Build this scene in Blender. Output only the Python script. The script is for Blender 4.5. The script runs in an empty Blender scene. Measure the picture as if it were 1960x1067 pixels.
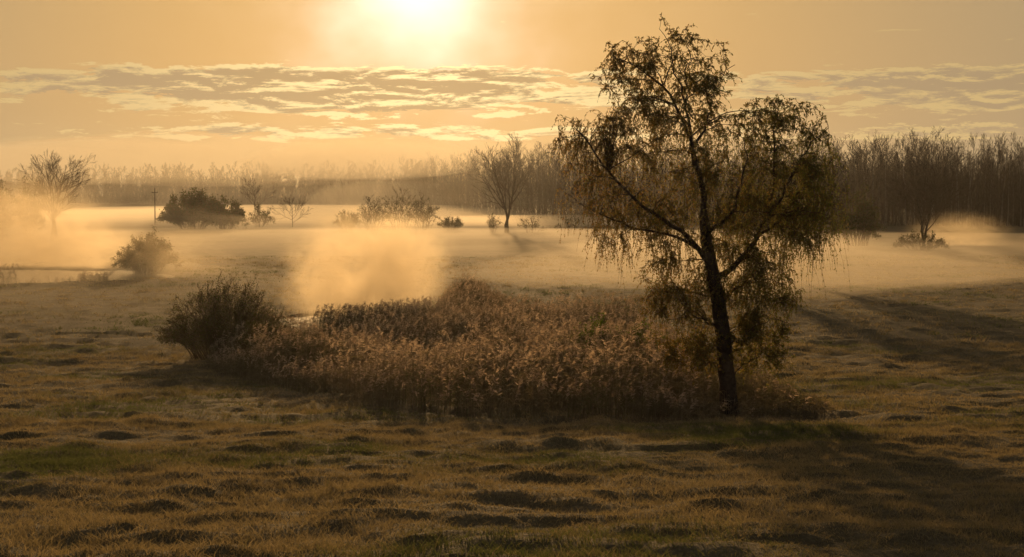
import bpy, math
import numpy as np

# ------------------------------------------------------------------ camera, world, sun, exposure
SC = bpy.context.scene
COL = SC.collection
W0, H0, FPX = 1960.0, 1067.0, 3570.0          # photograph size and focal length in its pixels
CAMZ = 8.4
HORIZON = 360.0
PITCH = math.atan((H0 / 2 - HORIZON) / FPX)

cam_data = bpy.data.cameras.new('camera')
cam = bpy.data.objects.new('camera', cam_data)
COL.objects.link(cam)
cam.location = (0, 0, CAMZ)
cam.rotation_euler = (math.pi / 2 - PITCH, 0, 0)
cam_data.sensor_width = 36.0
cam_data.lens = FPX / W0 * 36.0
cam_data.clip_end = 6000.0
SC.camera = cam


def ray(px, py):
    a = (px - W0 / 2) / FPX
    b = (H0 / 2 - py) / FPX
    c, s = math.cos(PITCH), math.sin(PITCH)
    d = np.array([a, c + b * s, -s + b * c])
    return d / np.linalg.norm(d)


SUN_DIR = ray(805, -70)
SUN_EL = math.asin(SUN_DIR[2])
SUN_AZ = math.atan2(SUN_DIR[0], SUN_DIR[1])

SC.view_settings.view_transform = 'Standard'
SC.view_settings.look = 'None'
SC.view_settings.gamma = 1.0
SC.view_settings.exposure = 0.0
SC.view_settings.use_curve_mapping = False
SC.render.engine = 'CYCLES'
SC.cycles.max_bounces = 5
SC.cycles.diffuse_bounces = 2
SC.cycles.glossy_bounces = 2
SC.cycles.transmission_bounces = 2
SC.cycles.transparent_max_bounces = 8
SC.cycles.volume_bounces = 2
SC.cycles.use_denoising = True
SC.cycles.sample_clamp_indirect = 4.0
SC.cycles.use_adaptive_sampling = True
SC.cycles.adaptive_threshold = 0.02

sun_data = bpy.data.lights.new('sun', 'SUN')
sun_data.energy = 3.4
sun_data.angle = math.radians(0.6)
sun_data.color = (1.0, 0.60, 0.25)
sun = bpy.data.objects.new('sun', sun_data)
COL.objects.link(sun)
from mathutils import Vector
sun.rotation_euler = Vector(-SUN_DIR).to_track_quat('-Z', 'Y').to_euler()

world = bpy.data.worlds.new('World')
SC.world = world
world.use_nodes = True
world.cycles.sampling_method = 'MANUAL'
world.cycles.sample_map_resolution = 512
wn, wl = world.node_tree.nodes, world.node_tree.links
wn.clear()


class NG:
    """tiny expression helper for node trees"""
    def __init__(self, nt):
        self.n, self.l = nt.nodes, nt.links

    def put(self, sock, v):
        if hasattr(v, 'links') or hasattr(v, 'is_linked'):
            self.l.new(v, sock)
        else:
            sock.default_value = v

    def m(self, op, a, b=None, c=None, clamp=False):
        x = self.n.new('ShaderNodeMath'); x.operation = op; x.use_clamp = clamp
        for i, v in enumerate((a, b, c)):
            if v is not None:
                self.put(x.inputs[i], v)
        return x.outputs[0]

    def comb(self, a, b, c):
        x = self.n.new('ShaderNodeCombineXYZ')
        for i, v in enumerate((a, b, c)):
            self.put(x.inputs[i], v)
        return x.outputs[0]

    def noise(self, vec, scale, detail=4.0, rough=0.5, dist=0.0, out='Fac'):
        x = self.n.new('ShaderNodeTexNoise')
        self.put(x.inputs['Vector'], vec)
        x.inputs['Scale'].default_value = scale
        x.inputs['Detail'].default_value = detail
        x.inputs['Roughness'].default_value = rough
        x.inputs['Distortion'].default_value = dist
        return x.outputs[out]

    def smooth(self, v, a, b):
        x = self.n.new('ShaderNodeMapRange'); x.interpolation_type = 'SMOOTHSTEP'
        self.put(x.inputs[0], v)
        x.inputs[1].default_value = a; x.inputs[2].default_value = b
        x.inputs[3].default_value = 0.0; x.inputs[4].default_value = 1.0
        return x.outputs[0]

    def mix(self, f, a, b, blend='MIX'):
        x = self.n.new('ShaderNodeMix'); x.data_type = 'RGBA'; x.blend_type = blend
        self.put(x.inputs[0], f)
        for i, v in ((6, a), (7, b)):
            self.put(x.inputs[i], tuple(v) + (1.0,) if isinstance(v, tuple) and len(v) == 3 else v)
        return x.outputs[2]


CLOUD_SEED = 8.37


def build_world():
    g = NG(world.node_tree)
    sky = wn.new('ShaderNodeTexSky')
    sky.sky_type = 'NISHITA'
    sky.sun_disc = False
    sky.sun_elevation = SUN_EL
    sky.sun_rotation = SUN_AZ
    sky.air_density = 1.0
    sky.dust_density = 4.0
    sky.ozone_density = 1.0
    tc = wn.new('ShaderNodeTexCoord').outputs['Generated']
    sep = wn.new('ShaderNodeSeparateXYZ'); wl.new(tc, sep.inputs[0])
    az = g.m('ARCTAN2', sep.outputs[0], sep.outputs[1])
    el = g.m('ARCSINE', sep.outputs[2])
    # angle to the sun
    dp = wn.new('ShaderNodeVectorMath'); dp.operation = 'DOT_PRODUCT'
    wl.new(tc, dp.inputs[0]); dp.inputs[1].default_value = tuple(SUN_DIR)
    ang = g.m('ARCCOSINE', g.m('MINIMUM', dp.outputs['Value'], 0.999999))

    base = g.mix(1.0, sky.outputs[0], (0.8, 0.58, 0.36), 'MULTIPLY')
    # thin high veil that evens the sky out and scatters the sunlight
    veil = g.mix(g.smooth(ang, 0.0, 0.42), (4.15, 2.9, 1.17), (3.55, 2.85, 1.75))
    veil = g.mix(g.smooth(ang, 0.4, 1.6), veil, (1.25, 1.22, 1.22))
    base = g.mix(0.93, base, veil)
    patch = g.noise(g.comb(g.m('MULTIPLY', az, 20.0), g.m('MULTIPLY', el, 26.0), 4.4), 1.0, 3.0, 0.5)
    rag = g.m('MULTIPLY', ang, g.m('MULTIPLY_ADD', patch, -0.9, 1.45))
    glow = g.m('EXPONENT', g.m('MULTIPLY', g.m('MULTIPLY', rag, rag), -190.0))
    core = g.m('EXPONENT', g.m('MULTIPLY', g.m('MULTIPLY', rag, rag), -620.0))
    base = g.mix(1.0, base, g.mix(glow, (0, 0, 0), (1.9, 1.75, 1.4)), 'ADD')
    base = g.mix(1.0, base, g.mix(core, (0, 0, 0), (10.0, 10.3, 10.5)), 'ADD')

    # long stratocumulus bars low over the horizon
    def dens(shift):
        e = g.m('ADD', el, shift)
        v = g.comb(g.m('MULTIPLY', az, 27.0), g.m('MULTIPLY', e, 165.0), 3.1)
        n = g.noise(v, 1.0, 9.0, 0.70, 0.35)
        low = g.noise(g.comb(g.m('MULTIPLY', az, 9.0), g.m('MULTIPLY', e, 60.0), CLOUD_SEED), 1.0, 1.0, 0.5)
        wave = g.m('MULTIPLY_ADD', g.m('COSINE', g.m('MULTIPLY', g.m('SUBTRACT', az, 0.084), 17.5)), -0.5, 0.62)
        band = g.m('MULTIPLY', g.smooth(el, 0.030, 0.050), g.m('SUBTRACT', 1.0, g.smooth(el, 0.0555, 0.070)))
        strip = g.m('MULTIPLY', g.smooth(el, 0.022, 0.027), g.m('SUBTRACT', 1.0, g.smooth(el, 0.030, 0.036)))
        cover = g.m('MULTIPLY', g.m('ADD', band, g.m('MULTIPLY', strip, 0.55)), g.m('ADD', g.m('MULTIPLY', wave, 0.34), g.m('MULTIPLY_ADD', low, 0.62, -0.08)))
        return g.m('ADD', g.m('MULTIPLY_ADD', n, 1.5, -0.25), cover)
    f0 = dens(0.0)
    f1 = dens(0.0024)
    d0 = g.smooth(f0, 0.725, 0.80)
    edge = g.m('SUBTRACT', 1.0, g.smooth(f0, 0.78, 0.98))
    rim = g.m('ADD', g.m('MULTIPLY', g.m('SUBTRACT', f0, f1), 7.0), g.m('MULTIPLY', edge, 1.0), clamp=True)
    near = g.m('EXPONENT', g.m('MULTIPLY', g.m('MULTIPLY', ang, ang), -75.0))
    shade = g.mix(near, (4.0, 2.85, 1.6), (4.9, 3.15, 1.3))
    lit = g.mix(near, (6.2, 4.4, 1.9), (15.0, 11.5, 5.6))
    cloud = g.mix(rim, shade, lit)
    base = g.mix(g.m('MULTIPLY', d0, 0.9), base, cloud)
    bg = wn.new('ShaderNodeBackground')
    wl.new(base, bg.inputs[0]); bg.inputs[1].default_value = 0.095
    out = wn.new('ShaderNodeOutputWorld'); wl.new(bg.outputs[0], out.inputs[0])


build_world()

# ------------------------------------------------------------------ helpers
RNG = np.random.default_rng(11)


def hash2(i, j, seed):
    h = (i.astype(np.int64) * 374761393 + j.astype(np.int64) * 668265263 + seed * 1442695041) & 0xFFFFFFFF
    h = ((h ^ (h >> 13)) * 1274126177) & 0xFFFFFFFF
    h = (h ^ (h >> 16)) & 0xFFFFFFFF
    return h / 4294967295.0


def vnoise(x, y, seed=0):
    xi, yi = np.floor(x), np.floor(y)
    fx, fy = x - xi, y - yi
    fx = fx * fx * (3 - 2 * fx); fy = fy * fy * (3 - 2 * fy)
    a = hash2(xi, yi, seed); b = hash2(xi + 1, yi, seed)
    c = hash2(xi, yi + 1, seed); d = hash2(xi + 1, yi + 1, seed)
    return (a + (b - a) * fx) * (1 - fy) + (c + (d - c) * fx) * fy


def fbm(x, y, seed=0, octv=3):
    s, a, t = 0.0, 1.0, 0.0
    for k in range(octv):
        s = s + a * vnoise(x * 2 ** k + 17.3 * k, y * 2 ** k - 9.1 * k, seed + k)
        t += a; a *= 0.5
    return s / t


PONDS = [(-12.0, 117.0, 4.4, 8.0), (-49.0, 180.0, 16.0, 15.0)]
WATER_Z = -0.16


def pond_r(x, y):
    r = np.full(np.shape(x), 9.0)
    for (cx, cy, rx, ry) in PONDS:
        w = 1 + 0.25 * (vnoise(x * 0.25, y * 0.16, 71) - 0.5)
        r = np.minimum(r, np.sqrt(((x - cx) / rx) ** 2 + ((y - cy) / ry) ** 2) * w)
    return r


def ground_base(x, y):
    x = np.asarray(x, float); y = np.asarray(y, float)
    s = np.clip(90.0 - y, 0, 75)
    z = 0.062 * s * s / (s + 12.0)
    z = z + 0.35 * (fbm(x / 24, y / 30, 5, 2) - 0.5) * np.clip(y / 60, 0.2, 1)
    r = pond_r(x, y)
    z = z * np.clip((r - 0.95) / 0.5, 0, 1) - 0.75 * np.clip((1.03 - r) / 0.3, 0, 1) ** 0.8
    return z


def tussock(x, y):
    a = fbm(x / 1.25, y / 0.9, 21, 3) - 0.5
    b = fbm(x / 2.7, y / 2.0, 31, 3) - 0.5
    k = np.clip(1.6 - y / 160, 0.25, 1.0) * np.clip((pond_r(x, y) - 1.0) / 0.2, 0, 1)
    return (0.42 * a + 0.22 * b) * k


def ground_z(x, y):
    return ground_base(x, y) + tussock(np.asarray(x, float), np.asarray(y, float))


def hit(px, py):
    """where the sight line through a photograph pixel meets the (smooth) ground"""
    d = ray(px, py)
    t = np.linspace(15, 1500, 30000) / d[1]
    z = CAMZ + d[2] * t - ground_base(d[0] * t, d[1] * t)
    k = int(np.argmax(z < 0)) if (z < 0).any() else len(t) - 1
    return np.array([d[0] * t[k], d[1] * t[k], CAMZ + d[2] * t[k]])


def on_ground(px, dist):
    x = (px - W0 / 2) / FPX * dist
    return np.array([x, dist, float(ground_base(x, dist))])


def height_at(px, py, dist):
    d = ray(px, py)
    return CAMZ + d[2] * dist / d[1]


class MB:
    def __init__(self):
        self.v, self.q, self.t, self.n = [], [], [], 0
        self.tint = []

    def add(self, V, F, tint=None):
        V = np.asarray(V, float).reshape(-1, 3)
        F = np.asarray(F, np.int64)
        if len(F):
            (self.q if F.shape[1] == 4 else self.t).append(F + self.n)
        self.v.append(V)
        self.tint.append(np.full(len(V), 0.5) if tint is None else np.broadcast_to(tint, (len(V),)))
        self.n += len(V)

    def mesh(self, name, mat=None, smooth=False, use_tint=False):
        me = bpy.data.meshes.new(name)
        V = np.concatenate(self.v) if self.v else np.zeros((0, 3))
        loops, starts, k = [], [], 0
        for arr, n in ((self.q, 4), (self.t, 3)):
            if arr:
                F = np.concatenate(arr)
                loops.append(F.ravel())
                starts.append(k + n * np.arange(len(F)))
                k += F.size
        me.vertices.add(len(V))
        me.vertices.foreach_set('co', V.astype(np.float32).ravel())
        if loops:
            L = np.concatenate(loops).astype(np.int32); S = np.concatenate(starts).astype(np.int32)
            me.loops.add(len(L)); me.loops.foreach_set('vertex_index', L)
            me.polygons.add(len(S)); me.polygons.foreach_set('loop_start', S)
            if smooth:
                me.polygons.foreach_set('use_smooth', np.ones(len(S), bool))
        if use_tint:
            at = me.attributes.new('tint', 'FLOAT', 'POINT')
            at.data.foreach_set('value', np.concatenate(self.tint).astype(np.float32))
        me.update(calc_edges=True)
        me.validate()
        if mat:
            me.materials.append(mat)
        return me

    def build(self, name, mat, parent=None, smooth=False, use_tint=False):
        o = bpy.data.objects.new(name, self.mesh(name, mat, smooth, use_tint))
        COL.objects.link(o)
        if parent is not None:
            o.parent = parent
        return o


def norm(v):
    return v / np.maximum(np.linalg.norm(v, axis=-1, keepdims=True), 1e-9)


def tubes(mb, P, R, sides=4, tint=None):
    """P (m,n,3) polylines with radii R (m,n); sides == 2 gives thin ribbons for hair-fine twigs"""
    P = np.asarray(P, float); R = np.asarray(R, float)
    if P.ndim == 2:
        P = P[None]; R = R[None]
    m, n, _ = P.shape
    T = np.empty_like(P)
    T[:, 1:-1] = P[:, 2:] - P[:, :-2]; T[:, 0] = P[:, 1] - P[:, 0]; T[:, -1] = P[:, -1] - P[:, -2]
    T = norm(T)
    main = norm(P[:, -1] - P[:, 0])
    ref = np.where(np.abs(main[:, 2:3]) > 0.8, np.array([[0.2, 1.0, 0.1]]), np.array([[0.0, 0.15, 1.0]]))
    A = norm(np.cross(T, ref[:, None, :])); B = np.cross(T, A)
    if sides == 2:
        an = RNG.uniform(0, np.pi, m)[:, None, None]
        A = A * np.cos(an) + B * np.sin(an)
        V = np.stack([P + A * R[..., None], P - A * R[..., None]], 2)
        idx = np.arange(m * n * 2).reshape(m, n, 2)
        F = np.stack([idx[:, :-1, 0], idx[:, :-1, 1], idx[:, 1:, 1], idx[:, 1:, 0]], -1).reshape(-1, 4)
    else:
        th = np.arange(sides) * 2 * np.pi / sides
        V = P[:, :, None] + R[..., None, None] * (A[:, :, None] * np.cos(th)[:, None] + B[:, :, None] * np.sin(th)[:, None])
        idx = np.arange(m * n * sides).reshape(m, n, sides)
        nx = np.roll(idx, -1, 2)
        F = np.stack([idx[:, :-1], nx[:, :-1], nx[:, 1:], idx[:, 1:]], -1).reshape(-1, 4)
    t = None if tint is None else np.repeat(tint, n * sides)
    mb.add(V.reshape(-1, 3), F, t)


def leaves(mb, C, D, L, Wd, tint=None):
    """diamond leaves at C pointing along D"""
    C = np.asarray(C); D = norm(np.asarray(D)); m = len(C)
    L = np.broadcast_to(L, (m,))[:, None]; Wd = np.broadcast_to(Wd, (m,))[:, None]
    S = norm(np.cross(D, norm(RNG.normal(size=(m, 3)))))
    up = np.cross(D, S)
    V = np.stack([C, C + D * L * 0.45 + S * Wd + up * Wd * 0.3, C + D * L, C + D * L * 0.45 - S * Wd + up * Wd * 0.3], 1)
    F = np.arange(m * 4).reshape(m, 4)
    mb.add(V.reshape(-1, 3), F, None if tint is None else np.repeat(tint, 4))


def sample(P, t):
    """point on each polyline P (m,n,3) at t (m,)"""
    n = P.shape[1] - 1
    f = np.clip(t, 0, 0.9999) * n
    i = f.astype(int); f = (f - i)[:, None]
    k = np.arange(len(P))
    return P[k, i] * (1 - f) + P[k, i + 1] * f, norm(P[k, i + 1] - P[k, i])


def grow(P, R, k, t0, t1, lenfac, angle, up, npts, rfac=0.5, droop=0.0, wob=0.12, rend=0.15, rng=RNG, lvar=0.35):
    """k side branches on every polyline of P, leaving at ANGLE, bent upward by UP"""
    m = len(P)
    PP = np.repeat(P, k, 0); RR = np.repeat(R, k, 0)
    t = np.clip(t0 + (t1 - t0) * (np.tile(np.arange(k), m) + rng.uniform(0, 1, m * k)) / k, 0, 0.995)
    S, T = sample(PP, t)
    plen = np.linalg.norm(PP[:, -1] - PP[:, 0], axis=1)
    az = np.tile(np.arange(k) * 2.399, m) + rng.uniform(0, 6.28, m * k) * 0.6 + np.repeat(rng.uniform(0, 6.28, m), k)
    ref = np.where(np.abs(T[:, 2:3]) > 0.9, np.array([[1.0, 0, 0]]), np.array([[0, 0, 1.0]]))
    A = norm(np.cross(T, ref)); B = np.cross(T, A)
    O = A * np.cos(az)[:, None] + B * np.sin(az)[:, None]
    an = angle * rng.uniform(0.65, 1.3, m * k)
    D = norm(T * np.cos(an)[:, None] + O * np.sin(an)[:, None])
    Ln = plen * lenfac * (1.08 - 0.62 * (t - t0) / max(t1 - t0, 1e-3)) * rng.uniform(1 - lvar, 1 + lvar, m * k)
    u = np.linspace(0, 1, npts)
    Q = S[:, None] + D[:, None] * (Ln[:, None] * u)[..., None]
    Q[..., 2] += (up * Ln)[:, None] * (u ** 2) - (droop * Ln)[:, None] * u ** 2.2
    wv = rng.normal(size=Q.shape) * (wob * Ln / npts)[:, None, None]
    wv[:, 0] = 0
    Q += np.cumsum(wv, 1) * 0.7
    n = RR.shape[1] - 1
    r0 = RR[np.arange(m * k), np.minimum((t * n).astype(int), n)] * rfac
    Rq = r0[:, None] * (1 - (1 - rend) * u)
    return Q, Rq


def bez(a, c, b, n):
    u = np.linspace(0, 1, n)[:, None]
    return (1 - u) ** 2 * a + 2 * u * (1 - u) * c + u ** 2 * b


def empty(name, loc):
    o = bpy.data.objects.new(name, None)
    o.empty_display_size = 0.3
    o.location = loc
    COL.objects.link(o)
    return o


def tag(o, label=None, cat=None, group=None, kind=None):
    for k, v in (('label', label), ('category', cat), ('group', group), ('kind', kind)):
        if v:
            o[k] = v
    return o


def copy_tree(root, loc, rz=0.0, sc=1.0, label=None):
    r = root.copy(); COL.objects.link(r)
    r.location = loc; r.rotation_euler = (0, 0, rz); r.scale = (sc, sc, sc)
    if label:
        r['label'] = label
    for ch in root.children:
        c = ch.copy(); COL.objects.link(c); c.parent = r
        for gch in ch.children:
            d = gch.copy(); COL.objects.link(d); d.parent = c
    return r


# ------------------------------------------------------------------ materials
def mat_plain(name, col, rough=0.85, var=0.35, scale=3.0, translucent=0.0, tint_cols=None, trans_col=None):
    mt = bpy.data.materials.new(name); mt.use_nodes = True
    nt = mt.node_tree; nt.nodes.clear(); g = NG(nt)
    tc = nt.nodes.new('ShaderNodeTexCoord').outputs['Object']
    if tint_cols:
        at = nt.nodes.new('ShaderNodeAttribute'); at.attribute_name = 'tint'
        f = at.outputs['Fac']
        c = g.mix(g.smooth(f, 0.0, 0.5), tint_cols[0], tint_cols[1])
        c = g.mix(g.smooth(f, 0.5, 1.0), c, tint_cols[2])
    else:
        n = g.noise(tc, scale, 4.0, 0.6)
        lo = tuple(x * (1 - var) for x in col); hi = tuple(min(1, x * (1 + var)) for x in col)
        c = g.mix(g.smooth(n, 0.3, 0.7), lo, hi)
    out = nt.nodes.new('ShaderNodeOutputMaterial')
    b = nt.nodes.new('ShaderNodeBsdfPrincipled')
    nt.links.new(c, b.inputs['Base Color'])
    b.inputs['Roughness'].default_value = rough
    b.inputs['Specular IOR Level'].default_value = 0.15
    if translucent:
        t = nt.nodes.new('ShaderNodeBsdfTranslucent')
        if trans_col:
            c = g.mix(1.0, c, trans_col, 'MULTIPLY')
        nt.links.new(c, t.inputs['Color'])
        mx = nt.nodes.new('ShaderNodeMixShader'); mx.inputs[0].default_value = translucent
        nt.links.new(b.outputs[0], mx.inputs[1]); nt.links.new(t.outputs[0], mx.inputs[2])
        nt.links.new(mx.outputs[0], out.inputs[0])
    else:
        nt.links.new(b.outputs[0], out.inputs[0])
    return mt


def mat_ground():
    mt = bpy.data.materials.new('meadow_soil'); mt.use_nodes = True
    nt = mt.node_tree; nt.nodes.clear(); g = NG(nt)
    tc = nt.nodes.new('ShaderNodeTexCoord').outputs['Object']
    big = g.noise(tc, 0.07, 3.0, 0.5)
    mid = g.noise(tc, 0.6, 4.0, 0.6)
    fine = g.noise(tc, 9.0, 5.0, 0.65)
    c = g.mix(g.smooth(mid, 0.35, 0.68), (0.12, 0.097, 0.056), (0.20, 0.162, 0.10))
    c = g.mix(g.m('MULTIPLY', g.smooth(big, 0.45, 0.7), 0.6), c, (0.075, 0.078, 0.028))
    c = g.mix(g.smooth(fine, 0.3, 0.75), g.mix(0.55, c, (0.045, 0.034, 0.017)), c)
    b = nt.nodes.new('ShaderNodeBsdfPrincipled')
    nt.links.new(c, b.inputs['Base Color'])
    b.inputs['Roughness'].default_value = 0.95
    b.inputs['Specular IOR Level'].default_value = 0.1
    bp = nt.nodes.new('ShaderNodeBump'); bp.inputs['Strength'].default_value = 0.9; bp.inputs['Distance'].default_value = 0.12
    nt.links.new(fine, bp.inputs['Height']); nt.links.new(bp.outputs[0], b.inputs['Normal'])
    out = nt.nodes.new('ShaderNodeOutputMaterial'); nt.links.new(b.outputs[0], out.inputs[0])
    return mt


def mat_water():
    mt = bpy.data.materials.new('pond_water'); mt.use_nodes = True
    nt = mt.node_tree; g = NG(nt)
    b = nt.nodes['Principled BSDF']
    b.inputs['Base Color'].default_value = (0.02, 0.022, 0.016, 1)
    b.inputs['Roughness'].default_value = 0.22
    b.inputs['IOR'].default_value = 1.33
    tc = nt.nodes.new('ShaderNodeTexCoord').outputs['Object']
    n = g.noise(tc, 1.2, 3.0, 0.5)
    bp = nt.nodes.new('ShaderNodeBump'); bp.inputs['Strength'].default_value = 0.05; bp.inputs['Distance'].default_value = 0.05
    nt.links.new(n, bp.inputs['Height']); nt.links.new(bp.outputs[0], b.inputs['Normal'])
    return mt


def mat_mist(name, dens, g_=0.5, col=(1.0, 0.91, 0.74)):
    mt = bpy.data.materials.new(name); mt.use_nodes = True
    nt = mt.node_tree; nt.nodes.clear()
    v = nt.nodes.new('ShaderNodeVolumePrincipled')
    v.inputs['Color'].default_value = col + (1,)
    v.inputs['Density'].default_value = dens
    v.inputs['Anisotropy'].default_value = g_
    out = nt.nodes.new('ShaderNodeOutputMaterial'); nt.links.new(v.outputs[0], out.inputs['Volume'])
    return mt


def mat_steam(name, dens, seed, nscale=3.0, g_=0.5, col=(1.0, 0.87, 0.64), lo=0.42, hi=0.62, rise=0.0):
    """wispy steam: density fades to the skin of its unit ball and is torn by noise"""
    mt = mat_mist(name, dens, g_, col)
    nt = mt.node_tree; g = NG(nt)
    v = next(n for n in nt.nodes if n.type == 'PRINCIPLED_VOLUME')
    tc = nt.nodes.new('ShaderNodeTexCoord').outputs['Object']
    ln = nt.nodes.new('ShaderNodeVectorMath'); ln.operation = 'LENGTH'; nt.links.new(tc, ln.inputs[0])
    off = nt.nodes.new('ShaderNodeVectorMath'); off.operation = 'ADD'; nt.links.new(tc, off.inputs[0]); off.inputs[1].default_value = (seed, seed * .7, -seed)
    n = g.noise(off.outputs[0], nscale, 5.0, 0.6, 0.8)
    r = g.m('ADD', ln.outputs['Value'], g.m('MULTIPLY_ADD', n, 2.0, -1.0))
    fall = g.m('SUBTRACT', 1.0, g.smooth(r, 0.30, 0.85))
    edge = g.m('SUBTRACT', 1.0, g.smooth(ln.outputs['Value'], 0.55, 0.98))
    d = g.m('MULTIPLY', g.m('MULTIPLY', fall, edge), g.m('MULTIPLY', g.smooth(n, lo - 0.12, hi), dens))
    nt.links.new(d, v.inputs['Density'])
    mt.cycles.volume_step_rate = 0.5
    return mt


M = {}
M['ground'] = mat_ground()
M['water'] = mat_water()
M['bark'] = mat_plain('dark_bark', (0.075, 0.056, 0.04), 0.9, 0.4, 6.0)
M['bark_pale'] = mat_plain('grey_bark', (0.15, 0.125, 0.10), 0.9, 0.4, 4.0)
M['twig'] = mat_plain('twig_bark', (0.085, 0.06, 0.04), 0.9, 0.25, 2.0)
M['leaf'] = mat_plain('spring_leaf', (0.06, 0.06, 0.02), 0.6, 0.3, 0.6, 0.62, ((0.20, 0.125, 0.045), (0.13, 0.115, 0.04), (0.085, 0.11, 0.035)), (1.7, 1.5, 1.0))
M['shrub_leaf'] = mat_plain('shrub_leaf', (0.07, 0.07, 0.025), 0.7, 0.3, 0.6, 0.4, ((0.11, 0.08, 0.03), (0.07, 0.068, 0.024), (0.055, 0.075, 0.02)), (1.4, 1.3, 0.9))
M['green_leaf'] = mat_plain('fresh_green_leaf', (0.1, 0.12, 0.03), 0.6, 0.3, 0.6, 0.5, ((0.10, 0.10, 0.02), (0.10, 0.13, 0.025), (0.07, 0.11, 0.02)), (1.5, 1.5, 0.8))
M['grass'] = mat_plain('frosted_grass', (0.2, 0.15, 0.07), 0.8, 0.3, 0.5, 0.5, ((0.31, 0.255, 0.165), (0.22, 0.185, 0.11), (0.095, 0.115, 0.045)), (1.25, 1.15, 0.85))
M['reed'] = mat_plain('dry_reed', (0.22, 0.15, 0.075), 0.8, 0.3, 1.0, 0.4, ((0.24, 0.20, 0.135), (0.17, 0.145, 0.095), (0.11, 0.11, 0.055)), (1.2, 1.1, 0.85))
M['plume'] = mat_plain('reed_plume', (0.3, 0.2, 0.12), 0.9, 0.2, 2.0, 0.55, ((0.44, 0.39, 0.32), (0.32, 0.275, 0.22), (0.20, 0.17, 0.13)), (1.3, 1.1, 0.9))
M['wood'] = mat_plain('weathered_pole_wood', (0.10, 0.08, 0.06), 0.9, 0.3, 5.0)
M['insulator'] = mat_plain('glazed_insulator', (0.12, 0.09, 0.07), 0.3, 0.2, 5.0)

# ------------------------------------------------------------------ ground, water
def build_ground():
    # rows run away from the camera with growing steps; columns fan out with distance
    ys = [-80.0, -40.0, -10.0, 5.0, 14.0, 18.0]
    while ys[-1] < 1650:
        y = ys[-1]
        ys.append(y + max(0.22, 0.0075 * y if y < 120 else 0.02 * (y - 75)))
    ys = np.array(ys)
    nu = 300
    u = np.linspace(-1, 1, nu); u = 0.36 * u + 0.64 * u ** 5
    half = np.maximum(40.0, ys * 0.85)
    X = u[None, :] * half[:, None]
    Y = np.repeat(ys[:, None], nu, 1)
    Z = ground_z(X, Y)
    V = np.stack([X, Y, Z], -1).reshape(-1, 3)
    idx = np.arange(len(ys) * nu).reshape(len(ys), nu)
    F = np.stack([idx[:-1, :-1], idx[:-1, 1:], idx[1:, 1:], idx[1:, :-1]], -1).reshape(-1, 4)
    mb = MB(); mb.add(V, F)
    o = mb.build('ground', M['ground'], smooth=True)
    tag(o, 'uneven frosted brown and green meadow', 'meadow', kind='structure')
    names = ['steaming pond behind the reed bed', 'pale steaming pond at the meadow edge']
    for (cx, cy, rx, ry), lab in zip(PONDS, names):
        th = np.linspace(0, 2 * np.pi, 48, endpoint=False)
        V = np.concatenate([[[cx, cy, WATER_Z]], np.stack([cx + rx * 1.15 * np.cos(th), cy + ry * 1.15 * np.sin(th), np.full(48, WATER_Z)], -1)])
        F = np.array([[0, 1 + i, 1 + (i + 1) % 48] for i in range(48)])
        mb = MB(); mb.add(V, F)
        tag(mb.build('water', M['water']), lab, 'pond', kind='structure')


build_ground()

# ------------------------------------------------------------------ air: haze and mist banks
def box_obj(name, lo, hi, mat):
    x0, y0, z0 = lo; x1, y1, z1 = hi
    V = [(x0, y0, z0), (x1, y0, z0), (x1, y1, z0), (x0, y1, z0), (x0, y0, z1), (x1, y0, z1), (x1, y1, z1), (x0, y1, z1)]
    F = [(3, 2, 1, 0), (4, 5, 6, 7), (0, 1, 5, 4), (1, 2, 6, 5), (2, 3, 7, 6), (3, 0, 4, 7)]
    mb = MB(); mb.add(V, F)
    return mb.build(name, mat)


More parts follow.
